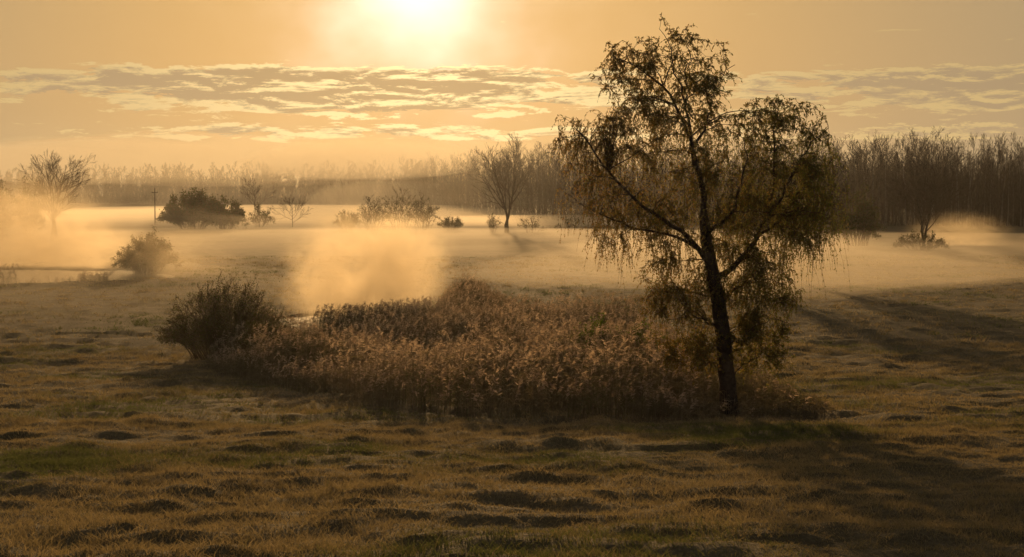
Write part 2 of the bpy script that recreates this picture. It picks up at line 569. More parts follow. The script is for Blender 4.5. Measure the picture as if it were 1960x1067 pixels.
def mist_lens(name, label, c, rx, ry, z0, z1, dens, seed, g_=0.5, power=0.8, rot=0.0, nz=0.35, col=(1.0, 0.91, 0.74)):
    """a low bank of mist: a flat lens with an uneven upper skin"""
    nr, na = 14, 56
    r = np.linspace(0, 1, nr + 1)[1:]
    th = np.linspace(0, 2 * np.pi, na, endpoint=False)
    rr, tt = np.meshgrid(r, th, indexing='ij')
    wob = 1 + 0.22 * (vnoise(np.cos(tt) * 2.2 + seed, np.sin(tt) * 2.2, seed) - 0.5)
    lx, ly = rr * np.cos(tt) * rx * wob, rr * np.sin(tt) * ry * wob
    x = c[0] + lx * math.cos(rot) - ly * math.sin(rot)
    y = c[1] + lx * math.sin(rot) + ly * math.cos(rot)
    prof = np.clip(1 - rr ** 2, 0, 1) ** power
    n = 1 + nz * 2 * (fbm(x / (rx * 0.3) + seed, y / (ry * 0.3), seed, 2) - 0.5)
    zt = z0 + (z1 - z0) * prof * n + 0.01
    zb = np.full_like(x, z0) - 0.02 if z0 < 4 else z0 - 0.02 - 0.45 * (z1 - z0) * prof * (0.4 + 1.2 * fbm(x / (rx * 0.22) - seed, y / (ry * 0.4), seed + 4, 2))
    V = [np.array([[c[0], c[1], z1]]), np.stack([x, y, zt], -1).reshape(-1, 3), np.stack([x, y, zb], -1).reshape(-1, 3), np.array([[c[0], c[1], float(zb[0].mean())]])]
    N = nr * na
    quads, tris = [], []
    for off, flip in ((1, False), (1 + N, True)):
        idx = off + np.arange(N).reshape(nr, na); nx = np.roll(idx, -1, 1)
        q = np.stack([idx[:-1], idx[1:], nx[1:], nx[:-1]], -1).reshape(-1, 4)
        cidx = 0 if not flip else 1 + 2 * N
        t = np.stack([np.full(na, cidx), idx[0], nx[0]], -1)
        quads.append(q[:, ::-1] if flip else q); tris.append(t[:, ::-1] if flip else t)
    a = 1 + np.arange(N).reshape(nr, na)[-1]; b = a + N
    quads.append(np.stack([a, b, np.roll(b, -1), np.roll(a, -1)], -1))
    mb = MB(); mb.add(np.concatenate(V), np.concatenate(quads))
    mb.t.append(np.concatenate(tris))
    o = mb.build(name, mat_mist(name + '_air', dens, g_, col))
    return tag(o, label, 'mist', kind='stuff')


def steam_ball(name, label, c, r, dens, seed, **kw):
    import bmesh
    bm = bmesh.new(); bmesh.ops.create_icosphere(bm, subdivisions=3, radius=1.0)
    me = bpy.data.meshes.new(name); bm.to_mesh(me); bm.free()
    o = bpy.data.objects.new(name, me); COL.objects.link(o)
    o.location = c; o.scale = r
    me.materials.append(mat_steam(name + '_air', dens, seed, **kw))
    return tag(o, label, 'mist', kind='stuff')


def build_air():
    hz = box_obj('haze', (-1500, -85, -3.0), (1500, 1700, 48.0), mat_mist('haze_air', 0.00004, 0.75, (1.0, 1.0, 1.0)))
    tag(hz, 'thin golden morning haze over the whole meadow', 'haze', kind='stuff')
    # ground mist across the middle of the meadow
    mist_lens('ground_mist', 'low mist lying across the middle of the meadow', (-10, 278), 190, 92, -0.4, 1.7, 0.0034, 3)
    mist_lens('ground_mist', 'brighter mist sheet on the meadow behind the great tree', (45, 232), 85, 42, -0.4, 1.6, 0.0024, 5)
    mist_lens('ground_mist', 'thin mist sheet before the leafless shrubs', (-18, 300), 80, 60, -0.4, 2.0, 0.0022, 8)
    mist_lens('ground_mist', 'very thin veil of mist on the open meadow beside the willow bush', (-40, 150), 30, 60, -0.5, 1.7, 0.0028, 29)
    mist_lens('ground_mist', 'hazy mist drifting before the broad bush and the utility pole', (-72, 350), 44, 24, -0.4, 5.0, 0.0050, 47, g_=0.4)
    # bright bank over the far field in front of the wood
    mist_lens('mist_bank', 'bright flat mist bank shining before the far wood', (-62, 590), 105, 190, -0.4, 2.6, 0.007, 12, g_=0.5, power=0.35, nz=0.12)
    mist_lens('mist_bank', 'bright flat mist bank behind the bare tree', (4, 425), 36, 34, -0.4, 2.2, 0.012, 14, g_=0.5, power=0.35, nz=0.12)
    # fog lying in the shade against the far wood, sunlit where it rolls over the treetops
    mist_lens('fog_bank', 'grey shaded fog lying against the distant wood', (-185, 930), 230, 46, -0.6, 15.0, 0.0020, 17, g_=0.3, power=0.5, rot=-0.6, nz=0.25)
    mist_lens('fog_bank', 'grey shaded fog lying against the bend of the wood', (-52, 770), 130, 34, -0.6, 13.0, 0.0022, 19, g_=0.3, power=0.5, rot=-1.36, nz=0.25)
    mist_lens('fog_bank', 'golden fog rolling over the distant treetops', (-176, 872), 260, 62, 17.5, 33.0, 0.0040, 37, g_=0.35, power=0.7, rot=-0.6)
    mist_lens('fog_bank', 'golden fog rolling over the treetops at the bend of the wood', (-62, 722), 150, 42, 16.5, 28.0, 0.0042, 43, g_=0.35, power=0.7, rot=-1.3)
    mist_lens('fog_bank', 'fog tongue thinning out towards the near wood', (-22, 560), 75, 36, -0.5, 15.0, 0.0022, 41, g_=0.3, power=0.8, rot=2.4)
    # steam rising off the ponds
    steam_ball('steam', 'golden steam plume rising from the pond behind the reeds', (-10.0, 124, 1.9), (7.4, 11, 7.2), 0.26, 2.3)
    steam_ball('steam', 'leaning upper lobe of the golden steam plume', (-7.4, 127, 3.6), (5.0, 8, 5.0), 0.16, 15.2)
    steam_ball('steam', 'dense low steam on the pond behind the reeds', (-8.6, 118, 0.4), (6.0, 8, 3.2), 0.20, 9.1)
    steam_ball('steam', 'large golden steam cloud over the pond at the meadow edge', (-52, 199, 3.4), (14, 16, 8.6), 0.12, 5.9)
    steam_ball('steam', 'thick low steam rolling off the pond at the meadow edge', (-46, 196, 1.6), (11, 11, 4.6), 0.12, 3.7)
    steam_ball('steam', 'small steam puff beside the twin-stemmed bare tree', (66, 275, 1.2), (11, 12, 5.0), 0.06, 7.7)
    steam_ball('steam', 'pale drifting steam veiling the rounded bush by the pond', (-34, 176, 1.6), (13, 13, 5.2), 0.035, 12.4)
    # wisp hanging round the great tree
    mist_lens('mist_wisp', 'faint mist wisp hanging around the great tree', (8.0, 63), 11, 5.5, 5.5, 7.0, 0.035, 23)


build_air()

# ------------------------------------------------------------------ trees
def far_tree_mesh(seed, h=20.0, heavy=True, fat=1.0):
    """tall leafless woodland tree: slim pole, steep branches, fan of fine twigs"""
    rng = np.random.default_rng(seed)
    n = 9
    u = np.linspace(0, 1, n)
    lean = rng.normal(0, 0.035, 2) * h
    P = np.stack([lean[0] * u ** 1.5 + np.cumsum(rng.normal(0, .1, n)), lean[1] * u ** 1.5 + np.cumsum(rng.normal(0, .1, n)), h * 0.93 * u], -1)[None]
    P[0, :, :2] -= P[0, 0, :2]
    R = (0.19 * (1 - 0.88 * u))[None] * h / 20
    tr, cr = MB(), MB()
    tubes(tr, P, R, 6)
    k1 = 20 if heavy else 14
    A, RA = grow(P, R, k1, 0.16, 0.97, 0.27, 0.62, 0.16, 5, 0.5, rng=rng)
    tubes(cr, A, RA, 3)
    B, RB = grow(A, RA, 7 if heavy else 5, 0.2, 1.0, 0.42, 0.6, 0.22, 4, 0.62, rng=rng)
    tubes(cr, B, np.maximum(RB, 0.024 * fat), 2)
    Cc, RC = grow(B, RB, 6 if heavy else 4, 0.15, 1.0, 0.5, 0.6, 0.2, 3, 0.7, rng=rng)
    tubes(cr, Cc, np.maximum(RC, 0.022 * fat), 2)
    return tr, cr


def wood_line(t):
    """front edge of the wood: photograph column -> distance"""
    xs = [-600, 0, 300, 700, 850, 950, 1060, 1200, 1500, 1960, 2500]
    ds = [1100, 1050, 980, 900, 690, 570, 480, 450, 425, 400, 385]
    return np.interp(t, xs, ds)


def build_wood():
    protos = []
    for s in range(5):
        tr, cr = far_tree_mesh(100 + s, 20.0)
        root = empty('woodland_tree', (0, -40, 0))
        tag(root, 'tall leafless tree in the front row of the hazy wood', 'tree', 'leafless trees along the edge of the wood')
        tr.build('trunk', M['bark_pale'], root, smooth=True)
        cr.build('crown', M['twig'], root)
        protos.append(root)
    rng = np.random.default_rng(77)
    cols = np.concatenate([np.arange(860, 1100, 15), np.arange(1560, 1975, 10)])
    used = [False] * 5
    for i, px in enumerate(cols):
        px = px + rng.uniform(-5, 5)
        d = wood_line(px) + rng.uniform(0, 14)
        p = on_ground(px, d); p[2] -= 0.2
        hgt = np.interp(px, [850, 900, 950, 1010, 1100, 1600, 1700, 1780, 1840, 1960], [0.95, 1.0, 0.98, 1.02, 0.98, 0.9, 0.97, 1.05, 0.95, 0.95]) * rng.uniform(0.74, 1.06)
        k = int(rng.integers(5))
        if not used[k]:
            used[k] = True
            protos[k].location = p; protos[k].rotation_euler[2] = rng.uniform(0, 6.28); protos[k].scale = (hgt,) * 3
        else:
            copy_tree(protos[k], p, rng.uniform(0, 6.28), hgt)
    # everything deeper in the wood, and the foggy far stretch, reads as one mass
    mb = MB()
    light = [far_tree_mesh(200 + s, 20.0, False) for s in range(4)] + [far_tree_mesh(220 + s, 20.0, False, 4.0) for s in range(3)]
    arrs = []
    for tr, cr in light:
        arrs.append([(np.concatenate(x.v), np.concatenate(x.q)) for x in (tr, cr)])
    spots = []
    for px in np.concatenate([np.arange(-250, 860, 11), np.arange(800, 2250, 6)]):
        rep = 3
        for _ in range(rep):
            q = px + rng.uniform(-8, 8)
            spots.append((q, wood_line(q) + rng.uniform(6, 90)))
    for q, d in spots:
        p = on_ground(q, d)
        sc = (1.02 if q < 700 else np.interp(q, [700, 880], [1.02, 1.0])) * rng.uniform(0.66, 1.08)
        a = rng.uniform(0, 6.28); c, s = math.cos(a), math.sin(a)
        Rm = np.array([[c, -s, 0], [s, c, 0], [0, 0, 1]]) * sc
        for V, F in arrs[int(rng.integers(4)) if q > 800 else 4 + int(rng.integers(3))]:
            mb.add(V @ Rm.T + p, F)
    # understorey brush along the foot of the wood
    m = 5200
    q = rng.uniform(-250, 2250, m); d = wood_line(q) + rng.uniform(0, 50, m)
    x = (q - 980) / FPX * d
    base = np.stack([x, d, ground_base(x, d)], -1)
    h = rng.uniform(3.0, 12.5, m)
    dirn = np.stack([rng.normal(0, .3, m), rng.normal(0, .3, m), np.ones(m)], -1)
    P = base[:, None] + dirn[:, None] * (h[:, None] * np.linspace(0, 1, 4))[..., None]
    R = np.interp(q, [700, 1000], [0.22, 0.07])[:, None] * np.linspace(1, 0.25, 4)[None]
    tubes(mb, P, R, 2)
    B, RB = grow(P, R, 6, 0.1, 1, 0.4, 0.7, 0.1, 3, 0.7, rng=rng)
    tubes(mb, B, np.maximum(RB, 0.03), 2)
    o = mb.build('forest', M['twig'])
    tag(o, 'dense leafless wood fading into fog behind the meadow', 'forest', kind='stuff')


build_wood()


def bare_tree(name, label, base, h, spread=0.5, stems=1, seed=1, group=None, first=0.22, k=(12, 7, 6), up=0.18, angle=0.75, fine=0.012, leaf=0, leafmat='shrub_leaf', crown_len=0.42, tr_r=None):
    rng = np.random.default_rng(seed)
    root = empty(name, base)
    tag(root, label, 'tree', group)
    cr, lf = MB(), MB()
    for s in range(stems):
        n = 10; u = np.linspace(0, 1, n)
        a = rng.uniform(0, 6.28) if stems == 1 else s * 6.28 / stems + 0.4
        off = (0.02 if stems == 1 else 0.17) * h
        hh = h * (1 if s == 0 else rng.uniform(0.82, 0.97))
        P = np.stack([math.cos(a) * off * u ** 1.3 + np.cumsum(rng.normal(0, .008 * h, n)), math.sin(a) * off * u + np.cumsum(rng.normal(0, .008 * h, n)), hh * 0.92 * u], -1)[None]
        P[0, :, :2] -= P[0, 0, :2] - np.array([s * 0.03 * h, 0])
        R = ((tr_r or 0.019 * h) * (1 - 0.9 * u))[None]
        tr = MB(); tubes(tr, P, R, 8)
        tr.build('trunk', M['bark'], root, smooth=True)
        A, RA = grow(P, R, k[0], first, 0.98, crown_len * spread * 2, angle, up, 6, 0.55, rng=rng)
        tubes(cr, A, RA, 4)
        B, RB = grow(A, RA, k[1], 0.2, 1.0, 0.45, 0.65, 0.15, 4, 0.6, rng=rng)
        tubes(cr, B, np.maximum(RB, fine * 1.2), 3)
        C, RC = grow(B, RB, k[2], 0.15, 1.0, 0.5, 0.6, 0.1, 3, 0.7, rng=rng)
        tubes(cr, C, np.maximum(RC, fine), 2)
        if leaf:
            t = rng.uniform(0.2, 1, leaf)
            S, T = sample(C[rng.integers(0, len(C), leaf)], t)
            leaves(lf, S, T + rng.normal(0, .7, (leaf, 3)), rng.uniform(0.12, 0.24, leaf), rng.uniform(.04, .08, leaf), rng.uniform(0, 1, leaf))
    cr.build('crown', M['twig'], root)
    if leaf:
        lf.build('foliage', M[leafmat], root, use_tint=True)
    return root


def shrub(name, label, base, w, h, seed, stems=26, leaf=5000, lsize=0.1, leafmat='shrub_leaf', dense=1.0, group=None, cat='shrub', upright=0.55, fine=0.01, stemr=0.03, rimdrop=0.78):
    """many-stemmed bush: fanned stems, twigs and small leaves"""
    rng = np.random.default_rng(seed)
    root = empty(name, base)
    tag(root, label, cat, group)
    m = stems; n = 6; u = np.linspace(0, 1, n)
    az = rng.uniform(0, 6.28, m); rad = np.sqrt(rng.uniform(0, 1, m))
    tip = np.stack([np.cos(az) * rad * w * 0.5, np.sin(az) * rad * w * 0.42, h * (1 - rimdrop * rad ** 2.4) * rng.uniform(0.78, 1.02, m)], -1)
    st = tip * np.array([0.35, 0.35, 0]) + rng.normal(0, .04 * w, (m, 3)) * np.array([1, 1, 0])
    mid = st * (1 - upright) + tip * upright; mid[:, 2] = h * 0.5
    P = np.stack([bez(st[i], mid[i], tip[i], n) for i in range(m)])
    P[:, :, 2] -= 0.05
    P[:, 1:] += rng.normal(0, .012 * h, (m, n - 1, 3))
    R = stemr * (1 - 0.75 * u)[None].repeat(m, 0)
    sm = MB(); tubes(sm, P, R, 4)
    A, RA = grow(P, R, 6, 0.15, 1.0, 0.32, 0.6, 0.12, 4, 0.6, rng=rng)
    tubes(sm, A, np.maximum(RA, fine), 3)
    B, RB = grow(A, RA, 4, 0.15, 1.0, 0.55, 0.65, 0.1, 3, 0.7, rng=rng)
    tubes(sm, B, np.maximum(RB, fine * 0.8), 2)
    sm.build('stems', M['twig'], root)
    if leaf:
        src = np.concatenate([A[:, ::1][:, :3], B])
        S, T = sample(src[rng.integers(0, len(src), leaf)], rng.uniform(0, 1, leaf))
        S = S + rng.normal(0, lsize * 0.8, (leaf, 3)); S[:, 2] = np.maximum(S[:, 2], 0.05)
        lf = MB()
        leaves(lf, S, T + rng.normal(0, .6, (leaf, 3)), rng.uniform(0.7, 1.4, leaf) * lsize, rng.uniform(0.25, 0.4, leaf) * lsize, rng.uniform(0, 1, leaf))
        lf.build('foliage', M[leafmat], root, use_tint=True)
    return root


def build_mid_trees():
    g0 = lambda px, d: on_ground(px, d) - np.array([0, 0, 0.08])
    bare_tree('bare_tree', 'bare spreading tree rising out of the golden steam cloud', g0(98, 300), 13.2, 0.66, 3, 31, k=(13, 8, 6), angle=0.85, first=0.24, fine=0.017, up=0.08)
    shrub('small_tree', 'dark bushy small tree cut by the picture edge near the steam cloud', g0(6, 300), 4.0, 9.7, 41, 16, 2600, 0.28, cat='tree', fine=0.03)
    shrub('small_tree', 'dark bushy small tree touching the bare spreading tree in the steam', g0(55, 303), 4.6, 9.8, 42, 18, 3000, 0.28, cat='tree', fine=0.03)
    shrub('bush', 'broad dense bush beside the utility pole', g0(370, 380), 13.5, 7.6, 51, 60, 17000, 0.34, fine=0.03, stemr=.05)
    shrub('bush', 'lower rounded bush joined to the broad dense bush', g0(432, 378), 8.5, 6.2, 52, 36, 9000, 0.34, fine=0.03, stemr=.05)
    bare_tree('bare_tree', 'faint misty bare tree standing behind the two slight saplings', g0(488, 545), 9.4, 0.8, 1, 32, k=(12, 6, 5), fine=0.03, angle=0.9)
    shrub('shrub', 'airy thin-leaved shrub between the low bush and the tiny sapling', g0(497, 395), 6.4, 5.2, 53, 20, 1500, 0.24, fine=0.024)
    bare_tree('sapling', 'tiny round-headed bare sapling alone before the bright mist', g0(560, 395), 5.3, 1.0, 1, 33, k=(12, 6, 5), fine=0.018, angle=1.0, first=0.2)
    row = [(664, 4.6, 3.3, 'low open shrub at the outer end of the airy shrub row'), (712, 6.2, 5.4, 'mid-height open shrub in the airy shrub row'),
           (766, 7.5, 6.9, 'tallest open shrub in the airy shrub row'), (812, 5.6, 5.6, 'rounded open shrub closing the airy shrub row'), (862, 4.5, 2.2, 'small sparse shrub past the end of the airy shrub row')]
    for i, (px, w, h, lab) in enumerate(row):
        shrub('shrub', lab, g0(px, 372 + 3 * (i % 2)), w * 1.15, h * 1.25, 60 + i, 26, 2600, 0.17, rimdrop=0.55, group='open shrubs in a row before the bright mist', fine=0.022)
    bare_tree('bare_tree', 'tall bare tree with fanned crown standing in the mist', g0(968, 349), 14.8, 0.66, 2, 34, k=(13, 7, 6), angle=0.62, first=0.26, fine=0.02, up=0.2)
    shrub('shrub', 'small twiggy shrub at the foot of the tall bare tree', g0(943, 347), 4.2, 3.4, 70, 12, 500, 0.18, fine=0.016)
    shrub('shrub', 'low arching bramble beside the tall bare tree', g0(1018, 347), 7.0, 3.4, 71, 12, 350, 0.18, fine=0.016, upright=0.2)
    shrub('shrub', 'twiggy shrub half hidden by the hanging willow branches', g0(1092, 345), 6.0, 4.6, 72, 14, 500, 0.18, fine=0.016)
    shrub('bush', 'dark rounded bush peeping out behind the great tree', g0(1640, 272), 8.0, 8.0, 73, 40, 9000, 0.22, fine=0.02, stemr=.05)
    bare_tree('bare_tree', 'twin-stemmed bare tree in the mist beneath the wood', g0(1766, 254), 10.3, 0.85, 2, 35, k=(14, 8, 7), angle=0.8, first=0.25, fine=0.026, up=0.12)
    shrub('bush', 'low brambly bush around the twin-stemmed bare tree', g0(1762, 251), 7.2, 2.7, 74, 26, 3200, 0.16, fine=0.014)
    shrub('bush', 'misty rounded bush by the pond at the meadow edge', g0(278, 187), 6.8, 4.0, 75, 70, 14000, 0.14, fine=0.012, rimdrop=0.85)
    bare_tree('small_tree', 'shadowy tree hidden deep behind the great tree', g0(1490, 172), 9.0, 0.9, 3, 36, k=(12, 7, 6), fine=0.015, leaf=1800, angle=0.8)
    bare_tree('small_tree', 'slender shadowy tree screened by the trunk of the great tree', g0(1432, 150), 7.0, 0.9, 3, 37, k=(12, 7, 6), fine=0.015, leaf=1500, angle=0.8)
    shrub('bush', 'low dark hummock of scrub beyond the reed bed', g0(896, 132), 3.6, 1.9, 76, 30, 3500, 0.1)


build_mid_trees()


def utility_pole():
    b = on_ground(297, 429)
    root = empty('utility_pole', b)
    tag(root, 'thin wooden utility pole with short crossarm beside the broad bush', 'utility pole')
    mb = MB(); tubes(mb, np.array([[0, 0, -0.2], [0, 0, 4], [0, 0, 8.3]]), np.array([.15, .13, .1]), 8); mb.build('post', M['wood'], root, smooth=True)
    arm = MB(); V = []
    x0, x1, y0, y1, z0, z1 = -0.7, 0.7, -0.17, -0.09, 7.3, 7.45
    arm.add([(x0, y0, z0), (x1, y0, z0), (x1, y1, z0), (x0, y1, z0), (x0, y0, z1), (x1, y0, z1), (x1, y1, z1), (x0, y1, z1)],
            [(3, 2, 1, 0), (4, 5, 6, 7), (0, 1, 5, 4), (1, 2, 6, 5), (2, 3, 7, 6), (3, 0, 4, 7)])
    cross = arm.build('crossarm', M['wood'], root)
    for x in (-0.6, 0.6):
        mi = MB(); tubes(mi, np.array([[x, -.13, 7.44], [x, -.13, 7.5], [x, -.13, 7.58], [x, -.13, 7.66]]), np.array([.03, .07, .06, .03]), 8); mi.build('insulator', M['insulator'], cross)
    mi = MB(); tubes(mi, np.array([[0, 0, 8.28], [0, 0, 8.36], [0, 0, 8.45], [0, 0, 8.52]]), np.array([.03, .07, .06, .03]), 8); mi.build('insulator', M['insulator'], root)


utility_pole()

# ------------------------------------------------------------------ the great tree
def great_tree():
    rng = np.random.default_rng(5)
    base = hit(1396, 792)
    D0 = base[1]; ppm = FPX / D0
    root = empty('weeping_tree', base - np.array([0, 0, 0.15]))
    tag(root, 'great weeping tree with thin drooping leafy branches in front of the reeds', 'tree')
    W = lambda px, py, dep=0.0: np.array([(px - 1396) / ppm, dep, (792 - py) / ppm])

    def smoothline(pts, n):
        pts = np.array([W(*p) for p in pts])
        d = np.concatenate([[0], np.cumsum(np.linalg.norm(np.diff(pts, axis=0), axis=1))]); d /= d[-1]
        k = np.linspace(0, 1, n)
        Q = np.stack([np.interp(k, d, pts[:, i]) for i in range(3)], -1)
        for _ in range(2):
            Q[1:-1] = 0.25 * Q[:-2] + 0.5 * Q[1:-1] + 0.25 * Q[2:]
        return Q

    tr = MB()
    T = smoothline([(1398, 800), (1394, 760), (1390, 700), (1384, 640), (1376, 580), (1368, 530), (1358, 490), (1350, 450), (1345, 400)], 22)
    Rt = np.interp(np.linspace(0, 1, 22), [0, 0.05, 0.15, 0.6, 1], [0.42, 0.31, 0.26, 0.215, 0.15])
    T[1:-1] += rng.normal(0, 0.012, T[1:-1].shape)
    tubes(tr, T, Rt, 12)
    tr.build('trunk', M['bark'], root, smooth=True)
    limbs = [
        ([(1362, 505), (1330, 455), (1270, 410), (1210, 352), (1160, 285), (1132, 240), (1100, 214)], (0.15, 0.025), -0.5),   # long left limb
        ([(1346, 408), (1334, 350), (1325, 300), (1296, 236), (1250, 172), (1205, 128), (1152, 106)], (0.17, 0.02), 0.3),     # leader bending left
        ([(1326, 305), (1330, 262), (1316, 190), (1296, 120), (1280, 84), (1264, 62)], (0.10, 0.010), -0.2),                  # top
        ([(1330, 262), (1345, 200), (1362, 150), (1398, 112)], (0.07, 0.012), 0.5),
        ([(1310, 190), (1320, 130), (1330, 75)], (0.05, 0.012), -0.5),
        ([(1368, 520), (1408, 500), (1446, 446), (1468, 402), (1488, 330), (1482, 262), (1492, 185)], (0.16, 0.02), 0.5),     # right limb
        ([(1468, 402), (1508, 340), (1545, 275), (1575, 245)], (0.09, 0.015), -0.6),
        ([(1446, 446), (1500, 400), (1560, 350), (1606, 318)], (0.09, 0.015), 0.8),
        ([(1350, 440), (1390, 380), (1410, 310), (1402, 250)], (0.11, 0.02), -1.2),
        ([(1340, 470), (1280, 440), (1210, 425), (1140, 390), (1092, 350)], (0.09, 0.015), 1.2),
        ([(1376, 610), (1340, 592), (1292, 586), (1246, 606)], (0.075, 0.012), -0.8),                                         # low left
        ([(1372, 560), (1330, 540), (1286, 530), (1248, 540)], (0.06, 0.012), 0.9),
        ([(1376, 570), (1420, 540), (1470, 530), (1506, 548)], (0.075, 0.012), 0.4),                                          # low right
        ([(1386, 660), (1425, 625), (1468, 610), (1500, 630)], (0.05, 0.012), -0.8),
        ([(1392, 715), (1360, 680), (1330, 655), (1308, 650)], (0.04, 0.01), 0.3),
        ([(1396, 720), (1425, 690), (1460, 665), (1490, 660)], (0.04, 0.01), 0.2),
    ]
    SK, SR = [], []
    for pts, (r0, r1), dep in limbs:
        n = 18
        # depth runs out from the trunk along the limb
        Q = smoothline([(p[0], p[1], 0) for p in pts], n)
        k = np.linspace(0, 1, n)
        Q[:, 1] += dep * 1.6 * k
        nz = np.cumsum(rng.normal(0, 0.045, (n, 3)), 0); nz -= nz[0]
        Q += nz
        # start each limb on the trunk or on an already built limb
        R = 0.68 * (r0 + (r1 - r0) * k ** 0.6)
        mb = MB(); tubes(mb, Q, R, 8)
        mb.build('limb', M['bark'], root, smooth=True)
        SK.append(Q); SR.append(R)
    SKP = np.concatenate([np.repeat(q, 1, 0) for q in SK] + [T[8:]])
    SKR = np.concatenate(SR + [Rt[8:]])
    # crown lobes: centre px, py, depth; radii px, m, px; tips; twig length, droop
    lobes = [
        (1268, 128, 0.0, 132, 2.2, 100, 92, 0.7, 0.4),
        (1195, 125, 0.2, 66, 1.4, 52, 30, 0.75, 0.55),
        (1350, 150, 0.2, 58, 1.4, 62, 30, 0.7, 0.5),
        (1290, 245, 0.0, 150, 2.6, 90, 92, 0.85, 0.65),
        (1210, 215, 0.3, 70, 1.6, 60, 30, 0.9, 0.7),
        (1130, 245, 0.4, 82, 1.7, 58, 40, 1.3, 0.95),
        (1160, 330, 0.6, 100, 1.9, 84, 34, 1.5, 1.0),
        (1492, 225, 0.5, 86, 1.9, 62, 62, 0.8, 0.55),
        (1562, 300, 0.2, 62, 1.9, 72, 48, 1.1, 0.9),
        (1420, 290, 0.0, 110, 2.3, 90, 56, 1.0, 0.75),
        (1310, 360, 0.8, 190, 2.4, 84, 78, 1.3, 0.95),
        (1480, 385, 0.4, 130, 2.4, 90, 74, 1.3, 0.95),
        (1562, 400, 0.3, 60, 1.8, 76, 34, 1.4, 1.0),
        (1400, 450, 0.4, 160, 2.4, 70, 70, 1.2, 0.9),
        (1220, 425, 0.5, 120, 2.0, 60, 40, 1.3, 1.0),
        (1300, 545, 0.1, 96, 1.9, 72, 84, 0.95, 0.8),
        (1448, 545, 0.2, 84, 1.9, 82, 96, 1.0, 0.8),
        (1455, 650, 0.0, 70, 1.6, 60, 64, 0.7, 0.3),
        (1325, 655, 0.0, 84, 1.5, 60, 60, 0.7, 0.4),
    ]
    tips, tl, td = [], [], []
    for cx, cy, dp, rx, ry, rz, n, l, dr in lobes:
        n = int(n * 1.6)
        v = norm(rng.normal(size=(n, 3))) * (rng.uniform(0.05, 1, n) ** 0.5)[:, None] * rng.uniform(0.9, 1.12, (n, 1))
        v = v * np.array([rx / ppm, ry, rz / ppm]) + W(cx, cy, dp)
        tips.append(v); tl.append(np.full(n, l)); td.append(np.full(n, dr))
    tips, tl, td = np.concatenate(tips), np.concatenate(tl), np.concatenate(td)
    br = MB()

    def reach(tips, SKP, SKR, n, arch, thin_pen, rmax):
        """arched branches from the best skeleton point to each tip"""
        dv = tips[:, None] - SKP[None]
        dist = np.linalg.norm(dv, axis=-1)
        cost = dist + 0.8 * np.maximum(0, -dv[..., 2]) + thin_pen * dist * (SKR[None] < 0.03)
        near = np.argmin(cost, 1)
        u = np.linspace(0, 1, n)[None, :, None]
        a = SKP[near][:, None]; b = tips[:, None]
        ln = np.linalg.norm(tips - SKP[near], axis=1)
        c = 0.5 * (a + b) + np.array([0, 0, 1.0]) * (arch * ln)[:, None, None] + rng.normal(0, 0.10, (len(tips), 1, 3)) * ln[:, None, None]
        P = (1 - u) ** 2 * a + 2 * u * (1 - u) * c + u ** 2 * b
        P[:, 1:] += np.cumsum(rng.normal(0, 0.022, P[:, 1:].shape), 1)
        r0 = np.minimum(np.minimum(SKR[near] * 0.7, 0.008 + 0.012 * ln), rmax)
        R = np.maximum(r0[:, None] * (1 - 0.75 * np.linspace(0, 1, n))[None], 0.0045)
        return P, R

    sec = rng.permutation(len(tips))[:190]
    P1, R1 = reach(tips[sec], SKP, SKR, 12, 0.18, 0.3, 0.045)
    tubes(br, P1, R1, 5)
    SKP2 = np.concatenate([SKP, P1[:, 3:].reshape(-1, 3)]); SKR2 = np.concatenate([SKR, R1[:, 3:].reshape(-1)])
    P, R = reach(tips, SKP2, SKR2, 8, 0.12, 0.0, 0.014)
    tubes(br, P, R, 4)
    # twigs
    k = 6
    m = len(P) * k
    PP = np.repeat(P, k, 0)
    t = rng.uniform(0.25, 1.0, m)
    S, Tn = sample(PP, t)
    out = norm(rng.normal(size=(m, 3)) + Tn * 0.6 + np.array([0, 0, 0.2]))
    L = np.repeat(tl, k) * rng.uniform(0.3, 0.85, m) * np.where(rng.uniform(0, 1, m) < 0.1, 1.7, 1.0)
    dr = np.repeat(td, k) * rng.uniform(0.45, 1.15, m)
    nt_ = 7; v = np.linspace(0, 1, nt_)[None, :, None]
    hor = out * (L * (1.0 - 0.45 * np.clip(dr, 0, 1.2)))[:, None]
    Q = S[:, None] + hor[:, None] * (v - 0.35 * v * v) + np.array([0, 0, -1.0]) * (L * dr)[:, None, None] * v ** 1.7
    Q[:, 1:] += np.cumsum(rng.normal(0, 0.010, Q[:, 1:].shape), 1)
    Rq = 0.0055 * (1 - 0.6 * v[0, :, 0])[None].repeat(m, 0)
    tubes(br, Q, Rq, 3)
    br.build('branchlets', M['twig'], root)
    # leaves along the twigs
    kl = 13
    ml = m * kl
    QQ = np.repeat(Q, kl, 0)
    tl_ = rng.uniform(0.08, 1.0, ml)
    keep = rng.uniform(0, 1, ml) < 0.92
    C, Tt = sample(QQ[keep], tl_[keep])
    nn = len(C)
    D = norm(Tt * 0.7 + rng.normal(0, 0.55, (nn, 3)) + np.array([0, 0, -0.35]))
    lf = MB()
    # leaf tint: warmer, paler brown toward the left, greener toward the right
    tint = np.clip(0.5 + 0.25 * rng.normal(size=nn) + 0.06 * (C[:, 0] + 1.0), 0, 1)
    leaves(lf, C, D, rng.uniform(0.045, 0.095, nn), rng.uniform(0.011, 0.021, nn), tint)
    lf.build('crown', M['leaf'], root, use_tint=True)
    return base


TREE = great_tree()

